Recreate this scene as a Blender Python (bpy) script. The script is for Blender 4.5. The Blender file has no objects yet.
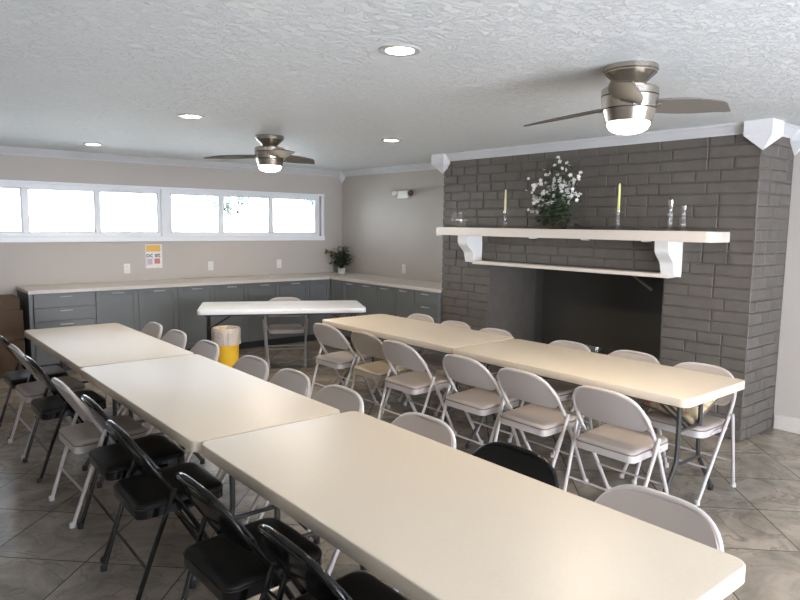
import bpy, bmesh, math, random
from mathutils import Vector, Matrix
random.seed(7)
PI = math.pi
C = bpy.context.scene.collection
SC = bpy.context.scene

# ------------------------------------------------------------------ camera, world, lights, exposure
FPX, PITCH, ROLL, YAW, EYE = 656.49, -0.1146, 0.0125, 0.6958, 1.6518
cy, sy, cp, sp = math.cos(YAW), math.sin(YAW), math.cos(PITCH), math.sin(PITCH)
Fv = Vector((sy*cp, cy*cp, sp)); Rv = Vector((cy, -sy, 0)); Uv = Rv.cross(Fv)
Rr = math.cos(ROLL)*Rv + math.sin(ROLL)*Uv
Ur = -math.sin(ROLL)*Rv + math.cos(ROLL)*Uv
cd = bpy.data.cameras.new('camera'); cam = bpy.data.objects.new('camera', cd); C.objects.link(cam)
cd.sensor_width = 36; cd.lens = FPX*36/800; cd.clip_start = 0.02
cam.matrix_world = Matrix(((Rr.x, Ur.x, -Fv.x, 0), (Rr.y, Ur.y, -Fv.y, 0), (Rr.z, Ur.z, -Fv.z, EYE), (0, 0, 0, 1)))
SC.camera = cam
SC.view_settings.view_transform = 'Standard'; SC.view_settings.look = 'None'
SC.view_settings.gamma = 1; SC.view_settings.use_curve_mapping = False
SC.view_settings.exposure = 0.08

W = bpy.data.worlds.new('sky'); SC.world = W; W.use_nodes = True
bg = W.node_tree.nodes['Background']; bg.inputs[0].default_value = (0.80, 0.87, 1, 1); bg.inputs[1].default_value = 19

def lamp(name, kind, loc, energy, color, rot=(0, 0, 0), **kw):
    l = bpy.data.lights.new(name, kind); l.energy = energy; l.color = color
    for k, v in kw.items(): setattr(l, k, v)
    o = bpy.data.objects.new(name, l); o.location = loc; o.rotation_euler = rot; C.objects.link(o); return o
# the sun stands behind the building (over the patio side) and lights the yard beyond the far windows
lamp('sun', 'SUN', (0, 0, 10), 60.0, (1, .96, .9), rot=(math.radians(38), 0, math.radians(-12)), angle=.01)
# daylight through the patio doors behind the camera
lamp('patio_daylight', 'AREA', (2.2, -2.95, 1.15), 70, (.99, .97, 1), rot=(-PI/2, 0, PI), shape='RECTANGLE', size=4.4, size_y=2.0)
for x0, x1 in ((0.8, 3.03), (3.19, 5.39)):
    p = lamp('window_portal', 'AREA', ((x0+x1)/2, 8.62, 1.755), 1, (1, 1, 1), rot=(-PI/2, 0, 0), shape='RECTANGLE', size=x1-x0, size_y=.56)
    p.data.cycles.is_portal = True

# ------------------------------------------------------------------ materials
def mat(name, col, rough=.5, metal=0, bump=None, var=None, coat=0, spec=.5, emit=None, trans=0, ior=1.45):
    m = bpy.data.materials.new(name); m.use_nodes = True; nt = m.node_tree; b = nt.nodes['Principled BSDF']
    b.inputs['Base Color'].default_value = (*col, 1); b.inputs['Roughness'].default_value = rough
    b.inputs['Metallic'].default_value = metal; b.inputs['Coat Weight'].default_value = coat
    b.inputs['Specular IOR Level'].default_value = spec
    b.inputs['Transmission Weight'].default_value = trans; b.inputs['IOR'].default_value = ior
    if emit: b.inputs['Emission Color'].default_value = (*emit[0], 1); b.inputs['Emission Strength'].default_value = emit[1]
    tc = nt.nodes.new('ShaderNodeTexCoord')
    if var:      # (scale, second colour, contrast)
        n = nt.nodes.new('ShaderNodeTexNoise'); n.inputs['Scale'].default_value = var[0]; n.inputs['Detail'].default_value = 6
        r = nt.nodes.new('ShaderNodeValToRGB'); r.color_ramp.elements[0].position = .5-var[2]; r.color_ramp.elements[1].position = .5+var[2]
        r.color_ramp.elements[0].color = (*col, 1); r.color_ramp.elements[1].color = (*var[1], 1)
        nt.links.new(tc.outputs['Object'], n.inputs['Vector']); nt.links.new(n.outputs[0], r.inputs[0]); nt.links.new(r.outputs[0], b.inputs['Base Color'])
    if bump:     # (scale, strength, distance)
        n = nt.nodes.new('ShaderNodeTexNoise'); n.inputs['Scale'].default_value = bump[0]; n.inputs['Detail'].default_value = 5
        u = nt.nodes.new('ShaderNodeBump'); u.inputs['Strength'].default_value = bump[1]; u.inputs['Distance'].default_value = bump[2]
        nt.links.new(tc.outputs['Object'], n.inputs['Vector']); nt.links.new(n.outputs[0], u.inputs['Height']); nt.links.new(u.outputs[0], b.inputs['Normal'])
    return m

M = dict(
    wall=mat('taupe_wall_paint', (.49, .448, .405), .6, bump=(90, .15, .002)),
    trim=mat('white_trim_paint', (.72, .72, .72), .35),
    crown=mat('white_crown_paint', (.60, .605, .61), .4),
    winframe=mat('white_window_frame', (.82, .84, .86), .35),
    brick=mat('dark_grey_brick_paint', (.102, .089, .077), .55, bump=(45, .55, .004), var=(9, (.128, .113, .098), .25)),
    firebox=mat('firebox_black_paint', (.075, .070, .060), .6, bump=(30, .3, .003)),
    mantel=mat('cream_mantel_paint', (.66, .59, .52), .35),
    corbel=mat('white_corbel_paint', (.78, .78, .76), .4),
    cabinet=mat('slate_grey_cabinet_paint', (.145, .153, .152), .38),
    kick=mat('dark_toe_kick', (.03, .033, .036), .6),
    worktop=mat('pale_worktop', (.64, .595, .54), .3, var=(60, (.60, .555, .50), .2)),
    steel=mat('brushed_steel', (.62, .60, .57), .28, 1.0),
    handle=mat('satin_handle', (.60, .58, .56), .35, 1.0),
    table=mat('beige_table_plastic', (.64, .555, .44), .40, spec=.5, var=(160, (.61, .53, .42), .2), bump=(250, .12, .001)),
    whitetable=mat('white_table_plastic', (.80, .82, .84), .4, bump=(250, .12, .001)),
    tableleg=mat('charcoal_table_leg', (.055, .053, .05), .4, .3),
    beige=mat('beige_chair_enamel', (.48, .44, .42), .30),
    beigepad=mat('beige_chair_vinyl', (.39, .335, .295), .42, bump=(220, .1, .001)),
    tan=mat('tan_chair_enamel', (.36, .32, .26), .38), tanpad=mat('tan_chair_vinyl', (.42, .34, .24), .5, bump=(220, .1, .001)),
    black=mat('black_chair_enamel', (.006, .006, .006), .12, spec=.4),
    blackpad=mat('black_chair_vinyl', (.009, .009, .008), .36, spec=.22, bump=(220, .1, .001)),
    piping=mat('seat_piping', (.16, .12, .10), .5),
    capb=mat('pale_foot_cap', (.55, .52, .49), .5), capk=mat('black_foot_cap', (.012, .012, .012), .5),
    blade=mat('grey_brown_fan_blade', (.135, .118, .10), .45),
    nickel=mat('brushed_nickel', (.46, .42, .37), .25, 1.0, bump=(8, .05, .002)),
    groove=mat('dark_groove', (.03, .03, .03), .5),
    dome=mat('frosted_lit_dome', (1, .95, .85), .4, emit=((1, .86, .66), 9)),
    downlight=mat('lit_downlight_lens', (1, .95, .85), .4, emit=((1, .86, .68), 30)),
    lighttrim=mat('downlight_trim', (.42, .41, .40), .35),
    plastic=mat('white_switch_plastic', (.78, .77, .74), .4), slot=mat('dark_slot', (.06, .05, .05), .6),
    candle=mat('yellow_green_wax', (.72, .74, .28), .5),
    candle2=mat('ivory_wax', (.78, .70, .42), .5),
    leaf=mat('dark_green_leaf', (.040, .078, .032), .5, var=(30, (.065, .12, .05), .2)),
    leaf2=mat('house_plant_leaf', (.018, .040, .020), .45, var=(30, (.04, .08, .035), .2)),
    stem=mat('brown_green_stem', (.06, .07, .03), .6),
    petal=mat('white_petal', (.80, .78, .74), .6), pollen=mat('yellow_flower_centre', (.6, .55, .15), .6),
    basket=mat('dark_wicker', (.05, .035, .022), .7, bump=(120, .6, .004)),
    pot=mat('white_pot', (.72, .72, .70), .35), soil=mat('potting_soil', (.03, .022, .015), .9),
    yellow=mat('yellow_bin_plastic', (.85, .50, .03), .4),
    card=mat('brown_cardboard', (.12, .078, .05), .8, var=(6, (.095, .06, .04), .2)),
    tape=mat('packing_tape', (.30, .20, .12), .3),
    outside=mat('pale_concrete_paving', (.30, .31, .32), .8), render_wall=mat('pale_rendered_wall', (.80, .79, .76), .8),
    roofing=mat('grey_roof_shingle', (.35, .37, .40), .8), treeleaf=mat('tree_foliage', (.02, .042, .040), .8), bark=mat('bark', (.12, .09, .07), .8),
    paper=mat('white_paper', (.80, .78, .74), .6), ink=mat('teal_ink', (.02, .10, .12), .6),
    orange=mat('orange_print', (.72, .42, .10), .6), red=mat('red_print', (.55, .22, .20), .6), mauve=mat('mauve_print', (.55, .45, .52), .6),
    soot=mat('tan_metal_bar', (.42, .34, .26), .5, .4),
    emwhite=mat('emergency_light_plastic', (.80, .79, .75), .35), lens=mat('lamp_lens', (.25, .24, .22), .15, .6),
)
def glassmat(name, col, fac=None):
    m = bpy.data.materials.new(name); m.use_nodes = True; nt = m.node_tree; nt.nodes.clear()
    o = nt.nodes.new('ShaderNodeOutputMaterial'); t = nt.nodes.new('ShaderNodeBsdfTransparent'); t.inputs[0].default_value = (*col, 1)
    g = nt.nodes.new('ShaderNodeBsdfGlossy'); g.inputs['Roughness'].default_value = .03
    fr = nt.nodes.new('ShaderNodeFresnel'); fr.inputs[0].default_value = 1.35
    mx = nt.nodes.new('ShaderNodeMixShader')
    if fac: mx.inputs[0].default_value = fac; g.inputs['Roughness'].default_value = .12
    else: nt.links.new(fr.outputs[0], mx.inputs[0])
    nt.links.new(t.outputs[0], mx.inputs[1]); nt.links.new(g.outputs[0], mx.inputs[2]); nt.links.new(mx.outputs[0], o.inputs[0]); return m
M['pane'] = glassmat('window_glass', (.97, .99, .98))
M['glass'] = glassmat('clear_glassware', (.97, .97, .965), .17)

def ceiling_mat():
    m = mat('knockdown_ceiling', (.76, .775, .765), .55); nt = m.node_tree; b = nt.nodes['Principled BSDF']
    tc = nt.nodes.new('ShaderNodeTexCoord')
    mp = nt.nodes.new('ShaderNodeMapping'); mp.inputs['Scale'].default_value = (1, 1.5, 1)
    n = nt.nodes.new('ShaderNodeTexNoise'); n.inputs['Scale'].default_value = 17; n.inputs['Detail'].default_value = 7; n.inputs['Roughness'].default_value = .62; n.inputs['Distortion'].default_value = 1.2
    r = nt.nodes.new('ShaderNodeValToRGB'); r.color_ramp.elements[0].position = .46; r.color_ramp.elements[1].position = .58
    u = nt.nodes.new('ShaderNodeBump'); u.inputs['Strength'].default_value = 1; u.inputs['Distance'].default_value = .008
    nt.links.new(tc.outputs['Object'], mp.inputs[0]); nt.links.new(mp.outputs[0], n.inputs['Vector']); nt.links.new(n.outputs[0], r.inputs[0])
    nt.links.new(r.outputs[0], u.inputs['Height']); nt.links.new(u.outputs[0], b.inputs['Normal']); return m
M['ceiling'] = ceiling_mat()

def floor_mat():
    m = mat('stone_look_floor_tile', (.2, .18, .16), .2); nt = m.node_tree; b = nt.nodes['Principled BSDF']; L = nt.links.new
    tc = nt.nodes.new('ShaderNodeTexCoord')
    mp = nt.nodes.new('ShaderNodeMapping'); mp.inputs['Rotation'].default_value = (0, 0, PI/4)
    # rotated frame: u = (x-y)/sqrt2, v = (x+y)/sqrt2 ; joints at u = -1.78 - .51k, v = 2.88 + .51k
    mp.inputs['Location'].default_value = (1.78, -2.88+.51, 0)
    L(tc.outputs['Object'], mp.inputs[0])
    def brick(c1, c2, mo):
        t = nt.nodes.new('ShaderNodeTexBrick'); t.offset = 0; t.squash = 1; t.inputs['Scale'].default_value = 1
        t.inputs['Brick Width'].default_value = .51; t.inputs['Row Height'].default_value = .51; t.inputs['Mortar Size'].default_value = .0035
        t.inputs['Mortar Smooth'].default_value = .1
        t.inputs['Color1'].default_value = (*c1, 1); t.inputs['Color2'].default_value = (*c2, 1); t.inputs['Mortar'].default_value = (*mo, 1)
        L(mp.outputs[0], t.inputs['Vector']); return t
    t = brick((0, 0, 0), (1, 1, 1), (.5, .5, .5))
    off = nt.nodes.new('ShaderNodeVectorMath'); off.operation = 'MULTIPLY_ADD'; off.inputs[1].default_value = (7, 5, 9); L(t.outputs['Color'], off.inputs[0]); L(tc.outputs['Object'], off.inputs[2])
    n1 = nt.nodes.new('ShaderNodeTexNoise'); n1.inputs['Scale'].default_value = 2.6; n1.inputs['Detail'].default_value = 8; n1.inputs['Roughness'].default_value = .62; n1.inputs['Distortion'].default_value = 1.6
    L(off.outputs[0], n1.inputs['Vector'])
    r = nt.nodes.new('ShaderNodeValToRGB'); e = r.color_ramp.elements
    e[0].position = .30; e[0].color = (.185, .162, .135, 1); e[1].position = .72; e[1].color = (.42, .37, .31, 1)
    k = e.new(.5); k.color = (.295, .255, .21, 1)
    L(n1.outputs[0], r.inputs[0])
    n2 = nt.nodes.new('ShaderNodeTexNoise'); n2.inputs['Scale'].default_value = 1.7; n2.inputs['Detail'].default_value = 5; n2.inputs['Distortion'].default_value = 2.5
    L(off.outputs[0], n2.inputs['Vector'])
    v = nt.nodes.new('ShaderNodeValToRGB'); v.color_ramp.elements[0].position = .485; v.color_ramp.elements[0].color = (0, 0, 0, 1)
    v.color_ramp.elements[1].position = .515; v.color_ramp.elements[1].color = (0, 0, 0, 1); q = v.color_ramp.elements.new(.5); q.color = (.55, .55, .55, 1)
    L(n2.outputs[0], v.inputs[0])
    mx = nt.nodes.new('ShaderNodeMixRGB'); mx.inputs[2].default_value = (.12, .095, .075, 1); L(v.outputs[0], mx.inputs[0]); L(r.outputs[0], mx.inputs[1])
    mo = nt.nodes.new('ShaderNodeMixRGB'); mo.inputs[2].default_value = (.075, .07, .062, 1); L(t.outputs['Fac'], mo.inputs[0]); L(mx.outputs[0], mo.inputs[1])
    L(mo.outputs[0], b.inputs['Base Color'])
    u = nt.nodes.new('ShaderNodeBump'); u.inputs['Strength'].default_value = .5; u.inputs['Distance'].default_value = .002; u.invert = True; L(t.outputs['Fac'], u.inputs['Height'])
    u2 = nt.nodes.new('ShaderNodeBump'); u2.inputs['Strength'].default_value = .12; u2.inputs['Distance'].default_value = .004; L(n1.outputs[0], u2.inputs['Height']); L(u.outputs[0], u2.inputs['Normal'])
    L(u2.outputs[0], b.inputs['Normal']); return m
M['floor'] = floor_mat()

def floral_mat():
    m = mat('floral_fabric', (.72, .62, .38), .8); nt = m.node_tree; b = nt.nodes['Principled BSDF']; L = nt.links.new
    tc = nt.nodes.new('ShaderNodeTexCoord'); vo = nt.nodes.new('ShaderNodeTexVoronoi'); vo.inputs['Scale'].default_value = 19
    n = nt.nodes.new('ShaderNodeTexNoise'); n.inputs['Scale'].default_value = 20
    ad = nt.nodes.new('ShaderNodeMixRGB'); ad.inputs[0].default_value = .12; L(tc.outputs['Object'], ad.inputs[1]); L(n.outputs[1], ad.inputs[2])
    L(tc.outputs['Object'], n.inputs['Vector']); L(ad.outputs[0], vo.inputs['Vector'])
    r = nt.nodes.new('ShaderNodeValToRGB'); e = r.color_ramp.elements; r.color_ramp.interpolation = 'EASE'
    e[0].position = .12; e[0].color = (.50, .10, .08, 1); e[1].position = .62; e[1].color = (.52, .41, .25, 1)
    k = e.new(.30); k.color = (.62, .30, .20, 1); k = e.new(.40); k.color = (.20, .24, .10, 1); k = e.new(.47); k.color = (.55, .45, .29, 1)
    L(vo.outputs['Distance'], r.inputs[0]); L(r.outputs[0], b.inputs['Base Color']); return m
M['floral'] = floral_mat()
def bag_mat():
    m = bpy.data.materials.new('clear_bin_liner'); m.use_nodes = True; nt = m.node_tree; b = nt.nodes['Principled BSDF']
    b.inputs['Base Color'].default_value = (.62, .56, .50, 1); b.inputs['Roughness'].default_value = .3; b.inputs['Alpha'].default_value = .8
    tc = nt.nodes.new('ShaderNodeTexCoord'); n = nt.nodes.new('ShaderNodeTexNoise'); n.inputs['Scale'].default_value = 16; n.inputs['Distortion'].default_value = 1
    u = nt.nodes.new('ShaderNodeBump'); u.inputs['Distance'].default_value = .02; nt.links.new(tc.outputs['Object'], n.inputs['Vector'])
    nt.links.new(n.outputs[0], u.inputs['Height']); nt.links.new(u.outputs[0], b.inputs['Normal']); return m
M['bag'] = bag_mat()

# ------------------------------------------------------------------ mesh helpers
def BM(): return bmesh.new()
def box(bm, x0, x1, y0, y1, z0, z1, bev=0, seg=2, mtx=None):
    vs = [bm.verts.new(p) for p in ((x0,y0,z0),(x1,y0,z0),(x1,y1,z0),(x0,y1,z0),(x0,y0,z1),(x1,y0,z1),(x1,y1,z1),(x0,y1,z1))]
    fs = [bm.faces.new([vs[i] for i in f]) for f in ((3,2,1,0),(4,5,6,7),(0,1,5,4),(1,2,6,5),(2,3,7,6),(3,0,4,7))]
    out = vs
    if bev:
        es = list({e for f in fs for e in f.edges})
        r = bmesh.ops.bevel(bm, geom=es, offset=bev, segments=seg, affect='EDGES', profile=.6)
        out = list({v for f in r['faces'] for v in f.verts} | {v for v in vs if v.is_valid})
    if mtx is not None: bmesh.ops.transform(bm, matrix=mtx, verts=out)
    return out
def tube(bm, pts, r, n=8, cap=True):
    pts = [Vector(p) for p in pts]; rings = []
    T = [(pts[min(i+1, len(pts)-1)]-pts[max(i-1, 0)]).normalized() for i in range(len(pts))]
    a = Vector((0, 0, 1)) if abs(T[0].z) < .9 else Vector((1, 0, 0))
    N = T[0].cross(a).normalized()
    for i, p in enumerate(pts):
        N = (N-T[i]*N.dot(T[i])).normalized(); B = T[i].cross(N)
        rr = r[i] if isinstance(r, (list, tuple)) else r
        rings.append([bm.verts.new(p+N*math.cos(2*PI*k/n)*rr+B*math.sin(2*PI*k/n)*rr) for k in range(n)])
    for A, B in zip(rings, rings[1:]):
        for k in range(n): bm.faces.new((A[k], A[(k+1) % n], B[(k+1) % n], B[k]))
    if cap: bm.faces.new(rings[0][::-1]); bm.faces.new(rings[-1])
def lathe(bm, prof, c=(0, 0, 0), n=28, cap=True):
    rings = []
    for r, z in prof: rings.append([bm.verts.new((c[0]+r*math.cos(2*PI*k/n), c[1]+r*math.sin(2*PI*k/n), c[2]+z)) for k in range(n)])
    for A, B in zip(rings, rings[1:]):
        for k in range(n): bm.faces.new((A[k], A[(k+1) % n], B[(k+1) % n], B[k]))
    if cap: bm.faces.new(rings[0][::-1]); bm.faces.new(rings[-1])
def prism(bm, pts, axis, a, b):
    """closed outline pts (2-D) extruded along axis from a to b"""
    def P(p, t): return {'x': (t, p[0], p[1]), 'y': (p[0], t, p[1]), 'z': (p[0], p[1], t)}[axis]
    A = [bm.verts.new(P(p, a)) for p in pts]; B = [bm.verts.new(P(p, b)) for p in pts]; n = len(pts)
    fs = [bm.faces.new(A[::-1]), bm.faces.new(B)]
    for i in range(n): fs.append(bm.faces.new((A[i], A[(i+1) % n], B[(i+1) % n], B[i])))
    return fs
def rrect(hx, hy, r, n=6):
    o = []
    for cx, cy_, a0 in ((hx-r, hy-r, 0), (-hx+r, hy-r, PI/2), (-hx+r, -hy+r, PI), (hx-r, -hy+r, 1.5*PI)):
        for k in range(n+1): a = a0+PI/2*k/n; o.append((cx+r*math.cos(a), cy_+r*math.sin(a)))
    return o
def slab(bm, prof, stack, c=(0, 0, 0)):
    """stack of scaled copies of an outline: list of (inset, z)"""
    cxy = [(sum(p[0] for p in prof)/len(prof)), (sum(p[1] for p in prof)/len(prof))]
    rings = []
    hx = max(abs(p[0]-cxy[0]) for p in prof); hy = max(abs(p[1]-cxy[1]) for p in prof)
    for ins, z in stack:
        sx, sy_ = (hx-ins)/hx, (hy-ins)/hy
        rings.append([bm.verts.new((c[0]+cxy[0]+(p[0]-cxy[0])*sx, c[1]+cxy[1]+(p[1]-cxy[1])*sy_, c[2]+z)) for p in prof])
    n = len(prof)
    for A, B in zip(rings, rings[1:]):
        for k in range(n): bm.faces.new((A[k], A[(k+1) % n], B[(k+1) % n], B[k]))
    bm.faces.new(rings[0][::-1]); bm.faces.new(rings[-1])
def obj(name, bm, m, parent=None, loc=None, sharp=35, **props):
    bmesh.ops.recalc_face_normals(bm, faces=bm.faces[:])
    me = bpy.data.meshes.new(name); bm.to_mesh(me); bm.free(); me.materials.append(M[m])
    for p in me.polygons: p.use_smooth = True
    me.set_sharp_from_angle(angle=math.radians(sharp))
    o = bpy.data.objects.new(name, me); C.objects.link(o)
    if parent: o.parent = parent
    if loc: o.location = loc
    for k, v in props.items(): o[k] = v
    return o
def tag(o, label, cat, group=None):
    o['label'] = label; o['category'] = cat
    if group: o['group'] = group
    return o
def thing(name, label, cat, loc=(0, 0, 0), rz=0, group=None):
    o = bpy.data.objects.new(name, None); C.objects.link(o); o.location = loc; o.rotation_euler = (0, 0, rz)
    o.empty_display_size = .1
    return tag(o, label, cat, group)
def struct(name, bm, m, parent=None):
    o = obj(name, bm, m, parent)
    if not parent: o['kind'] = 'structure'
    return o
def dup(root, loc, rz, label, group):
    r = root.copy(); C.objects.link(r); r.location = loc; r.rotation_euler = (0, 0, rz); r['label'] = label; r['group'] = group
    def rec(src, dst):
        for ch in list(src.children):
            c = ch.copy(); C.objects.link(c); c.parent = dst; rec(ch, c)
    rec(root, r); return r

# ------------------------------------------------------------------ the room
XR, XF, YW, H = 5.829, 5.2215, 8.398, 2.44
YA, YB = 5.507, 2.095          # far and near faces of the chimney breast
XL, YN = -2.2, -2.6            # left wall, wall behind the camera
b = BM(); box(b, XL-.2, XR+.2, YN-.2, YW+.2, -.12, 0); struct('floor', b, 'floor')
b = BM(); box(b, XL-.2, XR+.2, YN-.2, YW+.2, H, H+.15); struct('ceiling', b, 'ceiling')
OX0, OX1, OZ0, OZ1 = .72, 5.45, 1.45, 2.06
b = BM(); box(b, XL-.2, XR+.2, YW, YW+.2, 0, OZ0); box(b, XL-.2, XR+.2, YW, YW+.2, OZ1, H); box(b, XL-.2, OX0, YW, YW+.2, OZ0, OZ1); box(b, OX1, XR+.2, YW, YW+.2, OZ0, OZ1)
struct('wall_far', b, 'wall')
b = BM(); box(b, XR, XR+.2, YA, YW, 0, H); box(b, XR, XR+.2, YN-.2, YB, 0, H); struct('wall_right', b, 'wall')
b = BM(); box(b, XL-.2, XL, YN-.2, YW, 0, H)
struct('wall_left', b, 'wall')
b = BM(); box(b, XL, 0, YN-.2, YN, 0, H); box(b, 4.4, XR, YN-.2, YN, 0, H); box(b, 0, 4.4, YN-.2, YN, 2.15, H); struct('wall_back', b, 'wall')

# windows in the far wall: white casing, sliding frames, panes
def win(name, x0, x1, panes, right_open):
    b = BM(); y0, y1 = YW+.045, YW+.10; z0, z1 = 1.512, 2.005
    box(b, x0, x1, y0, y1, OZ0, z0, .004, 1); box(b, x0, x1, y0, y1, z1, OZ1, .004, 1)
    xs = [x0]+[q for p in panes for q in p]+[x1]
    for i in range(0, len(xs), 2): box(b, xs[i], xs[i+1], y0, y1, z0-.002, z1+.002, .004, 1)
    w = struct(name, b, 'winframe')
    for p in panes:
        g = BM(); box(g, p[0]-.004, p[1]+.004, YW+.070, YW+.074, z0-.004, z1+.004); obj('window_pane', g, 'pane', w)
        s = BM()
        for (a0, a1, c0, c1) in ((p[0], p[0]+.014, z0, z1), (p[1]-.014, p[1], z0, z1), (p[0], p[1], z0, z0+.012), (p[0], p[1], z1-.012, z1)):
            box(s, a0, a1, YW+.055, YW+.068, c0, c1)
        obj('window_sash', s, 'winframe', w)
    return w
win('window_1', .72, 3.06, [(.79, 1.498), (1.558, 2.274), (2.324, 3.026)], False)
win('window_2', 3.155, 5.45, [(3.192, 3.853), (3.905, 4.613), (4.661, 5.387)], True)
b = BM()      # casing: sill band, side and head trim, post between the units
box(b, .66, 5.505, YW-.022, YW+.045, 1.400, 1.462, .004, 1); box(b, .66, 5.505, YW-.012, YW+.001, 2.055, 2.085, .003, 1)
box(b, 5.452, 5.500, YW-.012, YW+.001, 1.462, 2.055, .003, 1); box(b, .66, .715, YW-.012, YW+.001, 1.462, 2.055, .003, 1)
box(b, 3.055, 3.160, YW+.0, YW+.11, 1.45, 2.06, .004, 1)
struct('trim_1', b, 'winframe')

# crown moulding
CP = [(0, 0), (0, -.078), (.010, -.080), (.014, -.066), (.026, -.058), (.050, -.030), (.058, -.020), (.072, -.014), (.078, 0)]  # (out from wall, down)
def crown(b, axis, a0, a1, wall, sgn):
    prism(b, [(wall+sgn*p[0], H+p[1]) for p in CP], axis, a0, a1)
b = BM(); crown(b, 'x', XL, XR, YW, -1); struct('trim_2', b, 'crown')
b = BM(); crown(b, 'y', YA, YW, XR, -1); struct('trim_3', b, 'crown')
b = BM(); crown(b, 'y', YB, YA, XF, -1); struct('trim_4', b, 'crown')
b = BM(); crown(b, 'x', XF, XR, YB, -1); crown(b, 'x', XF, XR, YA, 1); struct('trim_5', b, 'crown')
b = BM(); crown(b, 'y', YN, YB, XR, -1); crown(b, 'y', YN, YW, XL, 1); struct('trim_6', b, 'crown')
def corner_block(b, x0, x1, y0, y1, tip, top=2.335, z=2.23):
    vs = [b.verts.new(p) for p in ((x0,y0,top),(x1,y0,top),(x1,y1,top),(x0,y1,top),(x0,y0,H),(x1,y0,H),(x1,y1,H),(x0,y1,H))]
    t = b.verts.new((tip[0], tip[1], z))
    for f in ((4,5,6,7),(0,1,5,4),(1,2,6,5),(2,3,7,6),(3,0,4,7)): b.faces.new([vs[i] for i in f])
    for i in range(4): b.faces.new((vs[i], vs[(i+1) % 4], t))
b = BM(); corner_block(b, XF-.10, XF+.10, YB-.10, YB+.10, (XF-.008, YB-.008)); struct('trim_7', b, 'trim')
b = BM(); corner_block(b, XF-.10, XF+.10, YA-.10, YA+.10, (XF-.008, YA+.008)); struct('trim_8', b, 'trim')
b = BM(); corner_block(b, XR-.085, XR, YW-.085, YW, (XR-.004, YW-.004), 2.345, 2.26); struct('trim_9', b, 'trim')
b = BM(); corner_block(b, XR-.10, XR, YB-.10, YB, (XR-.004, YB-.004)); struct('trim_10', b, 'trim')
b = BM(); box(b, XR-.016, XR, YN, YB-.012, 0, .125, .004, 1); struct('baseboard_right', b, 'worktop')
b = BM(); box(b, XL, 1.0, YW-.016, YW, 0, .125, .004, 1); struct('baseboard_far', b, 'trim')
b = BM(); box(b, XL, XL+.016, YN, YW-.016, 0, .125, .004, 1); struct('baseboard_left', b, 'trim')
# patio door frame behind the camera
b = BM()
for x in (0, 1.44, 2.9, 4.33): box(b, x, x+.07, YN-.12, YN-.05, 0, 2.15, .004, 1)
box(b, 0, 4.4, YN-.12, YN-.05, 2.08, 2.15); box(b, 0, 4.4, YN-.12, YN-.05, 0, .06)
struct('door_1', b, 'winframe')

# yard beyond the far windows
b = BM(); box(b, -30, 40, YW+.2, 60, -.2, -.1); o = struct('trim_11', b, 'outside'); o.name = 'ground'
b = BM(); box(b, XL-1, XR+1, YW+.2, YW+2.5, 2.34, 2.46); struct('roof_eave', b, 'roofing')
b = BM(); box(b, -1.5, 5.5, YN-3.2, YN-.2, 2.45, 2.6); struct('unseen_sun_blocker', b, 'roofing')  # unseen slab added behind the camera to keep sun out of the doors
g = thing('neighbouring_house', 'pale rendered house across the yard seen through the far windows', 'house', (1.0, 34, -.1))
b = BM(); box(b, -9, 9, 0, 7, 0, 3.4); obj('house_wall', b, 'render_wall', g)
b = BM(); prism(b, [(-.6, 3.4), (7.6, 3.4), (3.5, 5.0)], 'x', -9.5, 9.5); obj('house_roof', b, 'roofing', g)
def tree(x, y, h, r, lab):
    t = thing('tree', lab, 'tree', (x, y, -.1), 0, 'trees outside the far windows')
    b = BM(); tube(b, [(0, 0, 0), (.05, 0, h*.4), (0, .05, h*.75)], [.14, .1, .05], 8); obj('trunk', b, 'bark', t)
    b = BM()
    for k in range(150):
        a, e, q = random.random()*2*PI, random.uniform(-1, 1), random.random()**.4
        c = Vector((math.cos(a)*math.sqrt(1-e*e), math.sin(a)*math.sqrt(1-e*e), e*.75))*r*q+Vector((0, 0, h*.8))
        s = .11; u = Vector((random.gauss(0, 1), random.gauss(0, 1), random.gauss(0, 1))).normalized(); v = u.orthogonal().normalized()
        b.faces.new([b.verts.new(c+u*s), b.verts.new(c+v*s*.5), b.verts.new(c-u*s), b.verts.new(c-v*s*.5)])
    obj('foliage', b, 'treeleaf', t)
tree(7.33, 15.5, 2.95, .55, 'leafy tree outside seen in the second pane right of the wide post')
tree(10.05, 15.5, 2.95, .55, 'leafy tree outside seen in the rightmost window pane')

# ------------------------------------------------------------------ fireplace
fp = thing('fireplace', 'dark grey painted brick chimney breast with a black firebox and white mantel', 'fireplace', (XF, (YA+YB)/2, 0))
fo = Vector((XF, (YA+YB)/2, 0))
def fobj(name, bm, m, parent=None, **k):
    bmesh.ops.translate(bm, verts=bm.verts[:], vec=-fo); return obj(name, bm, m, parent or fp, **k)
FY0, FY1, FZ, FXB = 2.80, 4.786, 1.245, 6.18
b = BM(); rh = .0915; J = .011; D = .014
# masonry core behind the joints
box(b, XF+D, XR+.19, YB+D, FY0+.01, 0, H-.001); box(b, XF+D, XR+.19, FY1-.01, YA-D, 0, H-.001); box(b, XF+D, XR+.19, FY0+.01, FY1-.01, FZ, H-.001)
def brick_x(y0, y1, z0, z1, x):     # brick on the face towards the room
    q = .005; d = random.uniform(0, .004)
    back = [b.verts.new((x+D+.004, y, z)) for y, z in ((y0, z0), (y1, z0), (y1, z1), (y0, z1))]
    mid = [b.verts.new((x+q+d, y, z)) for y, z in ((y0, z0), (y1, z0), (y1, z1), (y0, z1))]
    fr = [b.verts.new((x+d, y, z)) for y, z in ((y0+q, z0+q), (y1-q, z0+q), (y1-q, z1-q), (y0+q, z1-q))]
    for A, B in ((back, mid), (mid, fr)):
        for i in range(4): b.faces.new((A[i], A[(i+1) % 4], B[(i+1) % 4], B[i]))
    b.faces.new(fr)
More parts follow.
